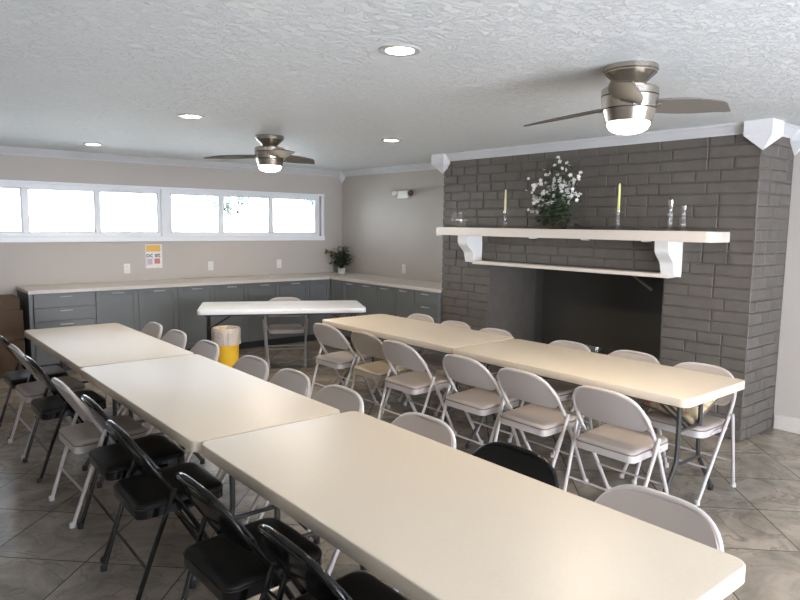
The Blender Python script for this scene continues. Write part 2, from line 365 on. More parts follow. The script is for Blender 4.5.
def brick_y(x0, x1, z0, z1, y, s=1):
    q = .005; d = random.uniform(0, .004)
    back = [b.verts.new((x, y+s*(D+.004), z)) for x, z in ((x0, z0), (x1, z0), (x1, z1), (x0, z1))]
    mid = [b.verts.new((x, y+s*(q+d), z)) for x, z in ((x0, z0), (x1, z0), (x1, z1), (x0, z1))]
    fr = [b.verts.new((x, y+s*d, z)) for x, z in ((x0+q, z0+q), (x1-q, z0+q), (x1-q, z1-q), (x0+q, z1-q))]
    for A, B in ((back, mid), (mid, fr)):
        for i in range(4): b.faces.new((A[i], A[(i+1) % 4], B[(i+1) % 4], B[i]))
    b.faces.new(fr)
def row(a, e, choices=(.20, .20, .295, .40)):
    out = []; p = a
    while p < e-.001:
        w = random.choice(choices)
        if e-p-w < .11: w = e-p
        out.append((p, min(p+w, e))); p += w
    return out
for i in range(27):
    z0, z1 = i*rh+J/2, min((i+1)*rh-J/2, H-.002)
    spans = [(YB, YA)] if z0 > FZ-.02 else [(YB, FY0), (FY1, YA)]
    for s0, s1 in spans:
        cells = row(s0, s1)
        for k, (y0, y1) in enumerate(cells):
            brick_x(y0+(J/2 if k else random.uniform(0, .008)), y1-(J/2 if k < len(cells)-1 else random.uniform(0, .008)), z0, z1, XF)
    for k, (x0, x1) in enumerate(row(XF, XR, (.10, .20, .20, .295))): brick_y(x0+(J/2 if k else 0), x1-J/2, z0, z1, YB)
    for k, (x0, x1) in enumerate(row(XF, XR, (.20, .295))): brick_y(x0+(J/2 if k else 0), x1-J/2, z0, z1, YA, -1)
fobj('brickwork', b, 'brick', sharp=20)
b = BM(); t_ = .06
box(b, XF+.02, FXB, FY0-t_, FY0, 0, FZ+t_); box(b, XF+.02, FXB, FY1, FY1+t_, 0, FZ+t_); box(b, FXB, FXB+t_, FY0-t_, FY1+t_, 0, FZ+t_)
box(b, XF+.02, FXB, FY0, FY1, FZ, FZ+t_); box(b, XF+.02, FXB, FY0, FY1, -.001, .035)
fobj('firebox', b, 'firebox')
b = BM(); tube(b, [(5.70, 3.42, 1.235), (5.70, 3.17, 1.075)], .014, 8); tube(b, [(5.70, 3.42, 1.20), (5.70, 3.42, 1.26)], .018, 8); fobj('damper_bar', b, 'soot')
# mantel shelf with clipped corners
MX, MZ0, MZ1 = 4.925, 1.545, 1.626
b = BM(); out = [(XF+.004, 2.285)]
for k in range(6): a = PI/2*k/5; out.append((MX+.06-.06*math.sin(a), 2.285+.06-.06*math.cos(a)))
for k in range(6): a = PI/2*k/5; out.append((MX+.03-.03*math.cos(a), 5.30-.03+.03*math.sin(a)))
out.append((XF+.004, 5.30))
fs = prism(b, out, 'z', MZ0, MZ1)
bmesh.ops.bevel(b, geom=[e for e in b.edges if abs(e.verts[0].co.z-e.verts[1].co.z) < 1e-6], offset=.004, segments=2, affect='EDGES')
fobj('mantel_shelf', b, 'mantel')
def corbel(y0, y1):
    b = BM(); pr = [(XF+.004, MZ0), (4.985, MZ0), (4.985, MZ0-.055)]
    for k in range(1, 9): t = k/8; pr.append((4.985+.105*(t-math.sin(2*PI*t)/(2*PI)*.9), MZ0-.055-.165*t))
    pr += [(5.10, 1.300), (5.105, 1.262), (XF+.004, 1.248)]
    prism(b, pr, 'y', y0, y1); fobj('corbel', b, 'corbel')
corbel(2.655, 2.77); corbel(4.885, 5.02)
b = BM(); box(b, 5.085, XF+.004, 2.70, 4.895, 1.243, 1.277, .004, 2); fobj('lower_shelf', b, 'mantel')
for y in (4.06, 3.47, 2.88):
    b = BM(); lathe(b, [(.035, -.014), (.042, -.008), (.042, 0)], (5.05, y, MZ0+.001), 20); fobj('puck_light', b, 'trim')

# ------------------------------------------------------------------ base cabinets and worktop
YC = 7.778; XC = 5.209           # door planes of the two runs
ZC = .872; KT = .10
def doorpanel(b, u0, u1, z0, z1, t=.019, rail=.058):
    """shaker door in local coords: u across, w outwards (0..t)"""
    box(b, u0, u1, -.0, t*.55, z0, z1)
    for (a0, a1, c0, c1) in ((u0, u0+rail, z0, z1), (u1-rail, u1, z0, z1), (u0+rail, u1-rail, z0, z0+rail), (u0+rail, u1-rail, z1-rail, z1)):
        box(b, a0, a1, 0, t, c0, c1, .002, 1)
def place(bm, side):
    # local (u, w, z): far run -> world (u, YC - w, z); right run -> world (XC - w, u, z)
    for v in bm.verts:
        u, w, z = v.co
        v.co = (u, -w, z) if side == 'far' else (-w, u, z)
def cabinet(side, u0, u1, kind, label, n=2, finish=False):
    off = Vector((0, YC, 0)) if side == 'far' else Vector((XC, 0, 0))
    root = thing('base_cabinet', label, 'cabinet', tuple(off+(Vector((u0, 0, 0)) if side == 'far' else Vector((0, u0, 0)))), 0, 'grey base cabinets around the far corner')
    def add(name, bm, m, parent, **k):
        for v in bm.verts: v.co.x -= u0
        place(bm, side); return obj(name, bm, m, parent, **k)
    b = BM(); box(b, u0+.0008, u1-.0008, -.60, -.0, KT, ZC); add('carcass', b, 'cabinet', root)
    b = BM(); box(b, u0+.0008, u1-.0008, -.60, -.06, 0, KT); add('toe_kick', b, 'kick', root)
    def handle(a, c, z, parent):
        L_ = .065
        h = BM(); tube(h, [(c-L_, .045, z), (c+L_, .045, z)], .006, 8)
        for s in (-1, 1): tube(h, [(c+s*(L_-.012), .015, z), (c+s*(L_-.012), .045, z)], .005, 6)
        add('handle', h, 'handle', parent)
    g_ = .003
    if kind == 'drawers':
        zs = [(.72, .868), (.572, .716), (.424, .568), (KT+.004, .420)] if n == 4 else None
        for z0, z1 in zs:
            b = BM(); box(b, u0+g_, u1-g_, 0, .019, z0, z1, .002, 1); d = add('drawer', b, 'cabinet', root); handle(d, (u0+u1)/2, z1-.035, d)
    elif kind == 'doors':
        w = (u1-u0)/n
        for k in range(n):
            b = BM(); doorpanel(b, u0+k*w+g_/2, u0+(k+1)*w-g_/2, KT+.004, .868); d = add('door', b, 'cabinet', root); handle(d, u0+(k+.5)*w, .838, d)
    else:
        b = BM(); doorpanel(b, u0+g_, u1-g_, KT+.004, .868); add('door', b, 'cabinet', root)
    return root
# the side panel finishing the left end of the run
b = BM(); box(b, 1.398, 1.436, YC-.001, YW-.003, 0, ZC, .002, 1); tag(obj('end_panel', b, 'cabinet'), 'grey panel closing the left end of the cabinet run beside the cardboard boxes', 'panel')
cabinet('far', 1.438, 2.058, 'drawers', 'grey drawer cabinet at the left end of the window wall run beside the boxes', 4)
cabinet('far', 2.060, 2.988, 'doors', 'grey two-door base cabinet under the small wall poster, right of the drawers')
cabinet('far', 2.990, 3.908, 'doors', 'grey two-door base cabinet in the middle of the window wall, behind the yellow bin')
cabinet('far', 3.910, 4.838, 'doors', 'grey two-door base cabinet on the window wall behind the white table and its chair')
cabinet('far', 4.840, XC-.022, 'filler', 'grey plain corner cabinet front at the right end of the window wall run')
cabinet('right', 7.465, YC-.022, 'filler', 'grey plain corner cabinet front on the fireplace side of the inner corner')
cabinet('right', 6.702, 7.463, 'doors', 'grey two-door base cabinet nearest the corner plant on the fireplace side run')
cabinet('right', 5.948, 6.700, 'doors', 'grey two-door base cabinet between the drawers and the other two-door unit, fireplace side')
cabinet('right', YA+.004, 5.946, 'drawers', 'grey drawer cabinet butting against the brick chimney breast', 4)
b = BM()
prism(b, [(1.388, YW-.001), (1.388, YC-.035), (XC-.035, YC-.035), (XC-.035, YA+.003), (XR-.001, YA+.003), (XR-.001, YW-.001)], 'z', ZC+.001, .910)
bmesh.ops.bevel(b, geom=[e for e in b.edges if abs(e.verts[0].co.z-e.verts[1].co.z) < 1e-6], offset=.004, segments=2, affect='EDGES')
tag(obj('worktop', b, 'worktop'), 'pale L-shaped worktop running over the grey cabinets along two walls', 'worktop')

# ------------------------------------------------------------------ wall fittings
def outlet(x, y, z, side, label):
    r = thing('wall_outlet', label, 'outlet', (x, y, z), 0 if side == 'far' else -PI/2, 'white wall outlets above the worktop')
    b = BM(); box(b, -.037, .037, -.007, .0005, -.06, .06, .003, 2); obj('cover_plate', b, 'plastic', r)
    for s in (-1, 1):
        b = BM(); box(b, -.017, .017, -.010, -.004, s*.024-.015, s*.024+.015, .003, 1); k = obj('socket', b, 'plastic', r)
        b = BM(); box(b, -.009, -.006, -.0105, -.009, s*.024-.005, s*.024+.007); box(b, .006, .009, -.0105, -.009, s*.024-.005, s*.024+.007); obj('slot', b, 'slot', k)
outlet(2.604, YW, 1.068, 'far', 'white outlet on the window wall left of the poster')
outlet(3.691, YW, 1.068, 'far', 'white outlet on the window wall right of the poster, middle of the three')
outlet(4.729, YW, 1.068, 'far', 'white outlet on the window wall nearest the corner plant')
outlet(XR, 6.902, 1.045, 'right', 'white outlet on the fireplace side wall right of the corner plant')
r = thing('thermostat', 'small white thermostat on the side wall beside the brick chimney breast', 'thermostat', (XR, 6.19, 1.56), -PI/2)
b = BM(); box(b, -.055, .055, -.024, 0, -.05, .05, .006, 2); obj('case', b, 'plastic', r)
b = BM(); box(b, -.030, .030, -.026, -.023, -.005, .030, .001, 1); obj('screen', b, 'lens', r)
# twin-head emergency light
r = thing('emergency_light', 'white emergency light box with two swivel lamp heads high on the side wall', 'emergency light', (XR, 6.89, 2.06), -PI/2)
r.scale = (.9, .9, .9)
b = BM(); box(b, -.125, .125, -.06, 0, -.065, .055, .010, 3); obj('housing', b, 'emwhite', r)
for s in (-1, 1):
    b = BM(); tube(b, [(s*.10, -.03, .02), (s*.135, -.035, .02)], .014, 8)
    mt = Matrix.Translation((s*.175, -.055, .020)) @ Matrix.Rotation(s*1.0, 4, 'Z') @ Matrix.Rotation(PI/2+.25, 4, 'X')
    pre = set(b.verts); lathe(b, [(.022, -.045), (.036, -.02), (.056, .030), (.058, .040)], n=20)
    bmesh.ops.transform(b, matrix=mt, verts=[v for v in b.verts if v not in pre]); h = obj('lamp_head', b, 'emwhite', r)
    b = BM(); lathe(b, [(.048, .038), (.044, .044), (.01, .047)], n=20); bmesh.ops.transform(b, matrix=mt, verts=b.verts[:]); obj('lens', b, 'lens', h)
# poster
r = thing('wall_poster', 'small orange and white paper flyer taped under the far window', 'poster', (2.938, YW, 1.213), 0)
b = BM(); box(b, -.105, .105, -.0022, -.0002, -.150, .150); obj('sheet', b, 'paper', r)
b = BM(); box(b, -.095, .085, -.0034, -.0022, .060, .138); obj('orange_panel', b, 'orange', r)
b = BM(); box(b, -.080, -.020, -.0034, -.0022, -.105, -.030); box(b, -.095, -.085, -.0034, -.0022, -.12, .03); obj('picture', b, 'mauve', r)
b = BM(); box(b, .005, .075, -.0034, -.0022, -.095, -.030); obj('picture', b, 'red', r)
tx = bpy.data.curves.new('lettering', 'FONT'); tx.body = 'oc et'; tx.size = .085; tx.align_x = 'CENTER'; tx.extrude = .001; tx.offset = .0008
to = bpy.data.objects.new('lettering', tx); to.data.materials.append(M['ink']); C.objects.link(to)
bpy.context.view_layer.update(); tm = bpy.data.meshes.new_from_object(to.evaluated_get(bpy.context.evaluated_depsgraph_get())); bpy.data.objects.remove(to)
to = bpy.data.objects.new('lettering', tm); C.objects.link(to); to.parent = r; to.location = (-.008, -.0045, -.012); to.rotation_euler = (PI/2, 0, 0)

# ------------------------------------------------------------------ ceiling lights and fans
proto = None
DL = [(1.974, 2.386, 'near one above the long left table row'), (2.019, 4.89, 'middle of the three above the left table row'), (1.991, 7.378, 'far one nearest the windows on the left side'),
      (3.966, 4.91, 'one right of the far ceiling fan'), (3.97, 7.40, 'one hidden behind the far ceiling fan'), (3.97, 2.40, 'one hidden behind the near ceiling fan')]
for i, (x, y, lab) in enumerate(DL):
    lab = 'round recessed ceiling downlight, '+lab
    if proto is None:
        proto = thing('recessed_downlight', lab, 'ceiling light', (x, y, H), 0, 'recessed downlights')
        b = BM(); n = 32
        rings = [[b.verts.new((r_*math.cos(2*PI*k/n), r_*math.sin(2*PI*k/n), z_)) for k in range(n)] for r_, z_ in ((.098, .0), (.094, -.006), (.078, -.008), (.064, -.003))]
        for A, B in zip(rings, rings[1:]):
            for k in range(n): b.faces.new((A[k], A[(k+1) % n], B[(k+1) % n], B[k]))
        obj('trim_ring', b, 'lighttrim', proto)
        b = BM(); lathe(b, [(.064, -.0055), (.064, -.004)], n=32); obj('lens', b, 'downlight', proto)
    else: dup(proto, (x, y, H), 0, lab, 'recessed downlights')
    l = lamp('downlight_glow', 'SPOT', (x, y, H-.03), 19, (1, .86, .70), spot_size=math.radians(150), spot_blend=.9, shadow_soft_size=.06)

def fan(x, y, angs, zt, label):
    r = thing('ceiling_fan', label, 'ceiling fan', (x, y, H), 0, 'three-blade ceiling fans')
    b = BM(); lathe(b, [(.128, 0), (.130, -.010), (.130, -.022), (.124, -.028), (.124, -.034), (.112, -.044), (.085, -.070), (.060, -.096), (.055, -.118)], n=40); obj('canopy', b, 'nickel', r)
    b = BM(); lathe(b, [(.05, -.100), (.128, -.104), (.137, -.112), (.137, -.142)], n=40); lathe(b, [(.137, -.148), (.131, -.205)], n=40); lathe(b, [(.128, -.211), (.111, -.268), (.104, -.272)], n=40)
    h = obj('motor_housing', b, 'nickel', r)
    b = BM(); lathe(b, [(.132, -.140), (.132, -.150)], n=40); lathe(b, [(.126, -.203), (.126, -.213)], n=40); obj('groove', b, 'groove', h)
    b = BM(); lathe(b, [(.103, -.270), (.102, -.284), (.092, -.302), (.070, -.316), (.04, -.324), (.005, -.326)], n=40); obj('light_dome', b, 'dome', r)
    for a, tilt, rise in angs:
        a = math.radians(a); b = BM()
        top = []; N = 16; R0, R1 = .10, .63
        def wid(t):
            return .060+.022*math.sin(PI*min(1, t*1.2))*1.0-.004*t
        L1, L2 = [], []
        for k in range(N+1):
            t = k/N; rr = R0+(R1-R0)*t; w1 = wid(t); w2 = wid(t)
            if t > .86: w1 *= 1-.55*((t-.86)/.14)**1.5            # raked tip
            L1.append((R0+(R1-.075-R0)*t, -w1)); L2.append((rr, w2*(1-.12*(t > .95))))
        ol = L1+L2[::-1]
        prism(b, ol, 'z', -.004, .004)
        mt = Matrix.Rotation(a, 4, 'Z') @ Matrix.Translation((0, 0, zt)) @ Matrix.Rotation(math.radians(-rise), 4, 'Y') @ Matrix.Rotation(math.radians(tilt), 4, 'X')
        bmesh.ops.transform(b, matrix=mt, verts=b.verts[:]); bl = obj('blade', b, 'blade', r)
        b = BM(); box(b, .085, .16, -.035, .035, -.010, -.003, .003, 1); bmesh.ops.transform(b, matrix=mt, verts=b.verts[:]); obj('blade_arm', b, 'nickel', bl)
    lamp('fan_glow', 'AREA', (x, y, H-.332), 16, (1, .84, .64), shape='DISK', size=.17)
fan(3.015, 1.852, [(-26, -17, 2.5), (90, -17, -2.5), (208, -17, 0)], -.185, 'brushed nickel ceiling fan near the fireplace mantel, larger in view')
fan(3.0, 5.48, [(13, -17, 0), (130, -17, 0), (256, -17, 0)], -.185, 'brushed nickel ceiling fan far off in front of the windows, smaller in view')

# ------------------------------------------------------------------ folding tables
def table(loc, rz, L, Wd, label, m, group, top=.735, inset=.17):
    r = thing('folding_table', label, 'table', (loc[0], loc[1], 0), rz, group)
    b = BM(); slab(b, rrect(Wd/2, L/2, .045, 8), [(.010, top-.050), (.001, top-.050), (.0, top-.048), (.0, top-.004), (.0015, top-.001), (.005, top)])
    t = obj('tabletop', b, m, r, sharp=50)
    b = BM()
    for s in (-1, 1): box(b, s*(Wd/2-.085)-.013, s*(Wd/2-.085)+.013, -L/2+.07, L/2-.07, top-.075, top-.050)
    obj('frame_rail', b, 'tableleg', r)
    for s in (-1, 1):
        y = s*(L/2-inset); b = BM()
        for q in (-1, 1):
            tube(b, [(q*.13, y, top-.055), (q*.13, y, .33), (q*.137, y, .28), (q*.165, y, .235), (q*.30, y, .07), (q*.325, y, .035), (q*.335, y, .006)], .0135, 10)
        tube(b, [(-.15, y, .265), (.15, y, .265)], .011, 8); 
        tube(b, [(-Wd/2+.08, y, top-.065), (Wd/2-.08, y, top-.065)], .012, 8)
        lg = obj('leg_frame', b, 'tableleg', r)
        b = BM()
        for q in (-1, 1): tube(b, [(q*.03, y, .47), (q*.03, y-s*.20, .60), (q*.03, y-s*.32, top-.06)], .008, 6)
        tube(b, [(-.13, y, .47), (.13, y, .47)], .009, 6); obj('folding_brace', b, 'tableleg', lg)
        for q in (-1, 1):
            b = BM(); lathe(b, [(.017, 0), (.017, .03), (.014, .034)], (q*.334, y, 0), 10); obj('foot_cap', b, 'capk', lg)
    return r
G1 = 'beige folding tables'
table((1.433, 5.285), 0, 1.78, .75, 'beige folding table at the window end of the left row', 'table', G1)
table((1.428, 3.487), 0, 1.79, .765, 'middle beige folding table of the three in the left row', 'table', G1, .7352)
table((1.462, 1.636), math.radians(-.3), 1.88, .805, 'nearest beige folding table of the left row, in the foreground', 'table', G1)
table((3.800, 4.388), math.radians(.3), 1.79, .75, 'beige folding table at the window end of the row by the fireplace', 'table', G1)
table((3.768, 2.555), 0, 1.815, .75, 'near beige folding table of the row by the fireplace', 'table', G1, .7352, inset=.16)
WA = math.radians(-27.6)
wt = table((3.69, 6.48), WA+PI/2, 1.79, .76, 'white folding table set at an angle before the far cabinets', 'whitetable', None, inset=.09)
b = BM(); box(b, .3795, .381, .80, .86, .700, .712); obj('sticker', b, 'slot', wt)

# ------------------------------------------------------------------ folding chairs
TOPZ = .757
def xt(z):      # side profile of the long tube
    pts = [(0, .235), (.36, .03), (.50, -.055), (.64, -.145), (.76, -.215)]
    for (z0, x0), (z1, x1) in zip(pts, pts[1:]):
        if z <= z1+1e-6: return x0+(x1-x0)*(z-z0)/(z1-z0)
    return pts[-1][1]
AW, AZ, AH, NE = .2375, .500, .2585, 3.25
def arch(t):    # t: 0..pi, from the right shoulder to the left
    c, s = math.cos(t), math.sin(t)
    return AW*math.copysign(abs(c)**(2/NE), c), AZ+AH*abs(s)**(2/NE)
def archz(y): return AZ+AH*max(0, 1-abs(y/AW)**NE)**(1/NE)
def make_chair(label, frame, pad, cap, loc, rz, group):
    r = thing('folding_chair', label, 'chair', loc, rz, group)
    pts = [(xt(z), .205+(AW-.205)*min(1, z/.5), z) for z in (.0, .12, .24, .36, .44)]
    for k in range(25):
        y, z = arch(PI*k/24); pts.append((xt(z), y, z))
    pts += [(xt(z), -(.205+(AW-.205)*min(1, z/.5)), z) for z in (.44, .36, .24, .12, .0)]
    b = BM(); tube(b, pts, .0115, 10); fr = obj('tube_frame', b, frame, r, sharp=60)
    # backrest panel under the arch, dished to the rear
    def panel(off, inset, thick, name, m, zb):
        b = BM(); NY, NZ = 20, 8; g = [[], []]
        for side, o_ in ((0, off), (1, off+thick)):
            for i in range(NY+1):
                s = -1+2*i/NY; y = s*(AW-inset); ztop = archz(y*(AW/(AW-inset))*.995)-inset
                zbot = zb+.055*max(0, (abs(s)-.72)/.28)**2
                ztop = max(ztop, zbot+.004); colm = []
                for j in range(NZ+1):
                    z = zbot+(ztop-zbot)*j/NZ; colm.append(b.verts.new((xt(z)-.020*(1-s*s)+o_, y, z)))
                g[side].append(colm)
        for side in (0, 1):
            for i in range(NY):
                for j in range(NZ):
                    b.faces.new((g[side][i][j], g[side][i+1][j], g[side][i+1][j+1], g[side][i][j+1]))
        for i in range(NY):
            for j in (0, NZ): b.faces.new((g[0][i][j], g[0][i+1][j], g[1][i+1][j], g[1][i][j]))
        for i in (0, NY):
            for j in range(NZ): b.faces.new((g[0][i][j], g[0][i][j+1], g[1][i][j+1], g[1][i][j]))
        return obj(name, b, m, r, sharp=50)
    panel(-.004, .002, .005, 'backrest', frame, .545)
    panel(.002, -.001, .021, 'back_pad', pad, .560)
    # seat: steel pan with a vinyl pad and piping
    ol = []; hx0, hx1 = -.175, .225
    for (cx, cy_, rad, a0) in ((hx1-.06, .198-.06, .06, 0), (hx0+.04, .19-.04, .04, PI/2), (hx0+.04, -.19+.04, .04, PI), (hx1-.06, -.198+.06, .06, 1.5*PI)):
        for k in range(7): a = a0+PI/2*k/6; ol.append((cx+rad*math.cos(a), cy_+rad*math.sin(a)))
    b = BM(); slab(b, ol, [(.006, .388), (0, .390), (0, .428), (.003, .431)]); bmesh.ops.transform(b, matrix=Matrix.Rotation(math.radians(-2), 4, 'Y'), verts=b.verts[:]); sp_ = obj('seat_pan', b, frame, r)
    b = BM(); slab(b, ol, [(.004, .4315), (.002, .436), (.003, .443), (.009, .450), (.025, .454), (.09, .455)]); bmesh.ops.transform(b, matrix=Matrix.Rotation(math.radians(-2), 4, 'Y'), verts=b.verts[:]); st = obj('seat', b, pad, r, sharp=60)
    b = BM(); slab(b, ol, [(-.001, .4300), (-.0018, .432), (-.001, .4345)]); bmesh.ops.transform(b, matrix=Matrix.Rotation(math.radians(-2), 4, 'Y'), verts=b.verts[:]); obj('piping', b, 'piping' if frame != 'black' else 'capk', st)
    for s in (-1, 1):
        b = BM(); tube(b, [(-.052, s*.258, .520), (-.070, s*.257, .47), (-.150, s*.240, .24), (-.230, s*.225, .0)], .0105, 10); lg = obj('leg', b, frame, r, sharp=60)
        b = BM(); lathe(b, [(.0165, 0), (.0165, .022), (.012, .028)], (-.229, s*.225, 0), 12); obj('foot_cap', b, cap, lg)
        b = BM(); lathe(b, [(.0165, 0), (.0165, .022), (.012, .028)], (.233, s*.205, 0), 12); obj('foot_cap', b, cap, fr)
        b = BM(); tube(b, [(.10, s*.196, .405), (-.02, s*.212, .425), (-.055, s*.240, .505), (-.055, s*.262, .505)], .007, 6); obj('hinge_link', b, frame, r)
    b = BM(); tube(b, [(-.170, -.230, .185), (-.170, .230, .185)], .0065, 8); obj('stretcher', b, frame, r)
    b = BM(); tube(b, [(xt(.20), -.210, .20), (xt(.20), .210, .20)], .0065, 8); obj('stretcher', b, frame, r)
    return r
protos = {}
def chair(kind, x, y, rz, label, group):
    rz = math.radians(rz)
    if kind not in protos:
        f, p, c = {'black': ('black', 'blackpad', 'capk'), 'beige': ('beige', 'beigepad', 'capb'), 'tan': ('tan', 'tanpad', 'capb')}[kind]
        protos[kind] = make_chair(label, f, p, c, (x, y, 0), rz, group)
    else: dup(protos[kind], (x, y, 0), rz, label, group)
ORD = ['first', 'second', 'third', 'fourth', 'fifth', 'sixth', 'seventh', 'eighth', 'ninth']
rowc = [('black', 5.76, 0), ('beige', 5.267, 1), ('black', 4.745, 0), ('beige', 3.958, 1), ('black', 3.46, -1), ('black', 2.93, -1), ('black', 2.12, 1), ('black', 1.56, 0), ('black', 1.02, 0)]
for i, (k, y, a) in enumerate(rowc):
    chair(k, 1.05+{4: .03, 6: .015, 7: .05, 8: .02}.get(i, 0), y, a, f'{k} folding chair, {ORD[i]} from the windows, along the left edge of the left tables', 'chairs on the left side of the left table row')
rowd = [('beige', 5.85, -1), ('beige', 5.325, 1), ('beige', 4.716, 0), ('beige', 3.984, 1), ('beige', 3.481, -1), ('beige', 2.966, 0), ('beige', 2.289, 0), ('black', 1.745, 0), ('beige', 1.15, 0)]
for i, (k, y, a) in enumerate(rowd):
    lab = 'black padded folding chair among beige ones on the right side of the left table row' if k == 'black' else f'beige folding chair, {ORD[i]} from the windows, along the right edge of the left tables'
    chair(k, 1.80+(.025 if i == 8 else 0), y-.10, 180+a, lab, 'chairs on the right side of the left table row')
for i, (y, x, a) in enumerate([(4.86, 3.39, 2), (4.30, 3.41, 0), (3.795, 3.35, 0), (3.105, 3.355, 0), (2.573, 3.335, -1), (1.995, 3.340, 0)]):
    chair('tan' if i == 1 else 'beige', x, y, a, f'{"tan" if i == 1 else "beige"} folding chair, {ORD[i]} from the windows, on the aisle side of the fireplace tables', 'chairs on the aisle side of the fireplace table row')
for i, (y, x) in enumerate([(4.906, 4.10), (4.366, 4.052), (3.845, 4.02), (3.089, 4.024), (2.565, 4.065), (2.049, 4.037)]):
    lab = f'beige folding chair, {ORD[i]} from the windows, between the right tables and the fireplace' if i < 5 else 'beige folding chair with a floral pillow on its seat, nearest on the fireplace side'
    chair('beige', x, y-.09, 180+(i % 3-1), lab, 'chairs on the fireplace side of the fireplace table row')
nrm = Vector((math.sin(WA), -math.cos(WA), 0))   # towards the table
chair('beige', 3.966+.22*nrm.x, 6.907+.22*nrm.y, math.degrees(WA)-90, 'beige folding chair behind the angled white table, facing into the room', 'chair at the white table')

# ------------------------------------------------------------------ pillow
r = thing('throw_pillow', 'floral cream and red pillow with brown piping standing on the last fireplace side chair', 'pillow', (4.06, 1.985, .470), 0)
def pillow(bm, h, th, n=14):
    g = [[], []]
    for s in (0, 1):
        for i in range(n+1):
            rowv = []
            for j in range(n+1):
                u, v = -1+2*i/n, -1+2*j/n
                e = (1-abs(u)**2.6)*(1-abs(v)**2.6); pin = 1-.07*(1-abs(u))**0*(abs(v)**2)*(1-u*u)
                rowv.append(bm.verts.new(((1 if s else -1)*th*e**.5, u*h*(1-.06*(1-v*v)), v*h*(1-.06*(1-u*u)))))
            g[s].append(rowv)
    for s in (0, 1):
        for i in range(n):
            for j in range(n): bm.faces.new((g[s][i][j], g[s][i+1][j], g[s][i+1][j+1], g[s][i][j+1]))
    bmesh.ops.remove_doubles(bm, verts=bm.verts[:], dist=.0005)
mt = Matrix.Translation((.0, 0, .112)) @ Matrix.Rotation(math.radians(54), 4, 'Y') @ Matrix.Rotation(math.radians(12), 4, 'X')
b = BM(); pillow(b, .197, .065); bmesh.ops.transform(b, matrix=mt, verts=b.verts[:]); obj('cushion', b, 'floral', r, sharp=80)
b = BM(); hh = .196; ring = []
for (u0, v0, u1, v1) in ((-1, -1, 1, -1), (1, -1, 1, 1), (1, 1, -1, 1), (-1, 1, -1, -1)):
    for k in range(8):
        t = k/8; u = u0+(u1-u0)*t; v = v0+(v1-v0)*t; ring.append((0, u*hh*(1-.06*(1-v*v)), v*hh*(1-.06*(1-u*u))))
ring.append(ring[0]); tube(b, ring, .006, 6, cap=False); bmesh.ops.transform(b, matrix=mt, verts=b.verts[:]); obj('piping', b, 'piping', r, sharp=80)

# ------------------------------------------------------------------ bin and boxes
r = thing('trash_bin', 'yellow round trash bin with a clear plastic liner folded over its rim', 'trash bin', (2.83, 6.10, 0), 0)
r.scale = (.86, .86, .985)
b = BM(); lathe(b, [(.128, 0), (.132, .01), (.146, .585), (.148, .595), (.148, .605), (.135, .600), (.125, .02), (.12, .018)], n=32); obj('bin', b, 'yellow', r)
b = BM(); n = 40; rings = []
for rr, z in ((.125, .40), (.134, .60), (.150, .616), (.160, .60), (.163, .55), (.160, .50), (.165, .450)):
    rings.append([b.verts.new(((rr+.006*math.sin(k*3.1+z*20))*math.cos(2*PI*k/n), (rr+.006*math.sin(k*2.3+z*9))*math.sin(2*PI*k/n), z+.010*math.sin(k*1.7)*(z < .45))) for k in range(n)])
for A, B in zip(rings, rings[1:]):
    for k in range(n): b.faces.new((A[k], A[(k+1) % n], B[(k+1) % n], B[k]))
obj('liner', b, 'bag', r, sharp=80)
def carton(loc, sx, sy_, h, rz, label):
    r = thing('cardboard_box', label, 'box', loc, math.radians(rz), 'cardboard boxes stacked left of the cabinets')
    b = BM(); box(b, -sx/2, sx/2, -sy_/2, sy_/2, 0, h, .004, 1); obj('carton', b, 'card', r)
    b = BM(); box(b, -.03, .03, -sy_/2-.0015, sy_/2+.0015, h-.06, h+.0015); obj('tape', b, 'tape', r)
carton((1.04, 8.08, 0), .62, .50, .385, 0, 'brown cardboard box on the floor, bottom of the stack beside the cabinets')
carton((1.05, 8.09, .388), .60, .48, .315, 1, 'brown cardboard box in the middle of the stack beside the cabinets')
carton((1.03, 8.10, .706), .62, .44, .125, -2, 'low dark brown cardboard box, topmost of the stack beside the cabinets')

# ------------------------------------------------------------------ corner plant
def leaf(b, p, d, up, L, w, droop=.3):
    d = d.normalized(); s = d.cross(up).normalized(); q = []
    for t, ww in ((0, .05), (.25, .8), (.5, 1), (.78, .6), (1, .02)):
        c = p+d*L*t-Vector((0, 0, 1))*droop*L*t*t; q.append((b.verts.new(c-s*w*ww/2), b.verts.new(c-Vector((0, 0, 1))*w*.08), b.verts.new(c+s*w*ww/2)))
    for A, B in zip(q, q[1:]): b.faces.new((A[0], A[1], B[1], B[0])); b.faces.new((A[1], A[2], B[2], B[1]))
random.seed(3)
r = thing('potted_plant', 'dark green leafy plant in a small white pot on the worktop corner', 'plant', (5.63, 8.12, .911), 0)
b = BM(); lathe(b, [(.042, 0), (.048, .01), (.058, .075), (.062, .080), (.055, .080), (.05, .07)], n=24); obj('pot', b, 'pot', r)
b = BM(); lathe(b, [(.05, .066), (.05, .072)], n=24); obj('soil', b, 'soil', r)
bs, bl = BM(), BM()
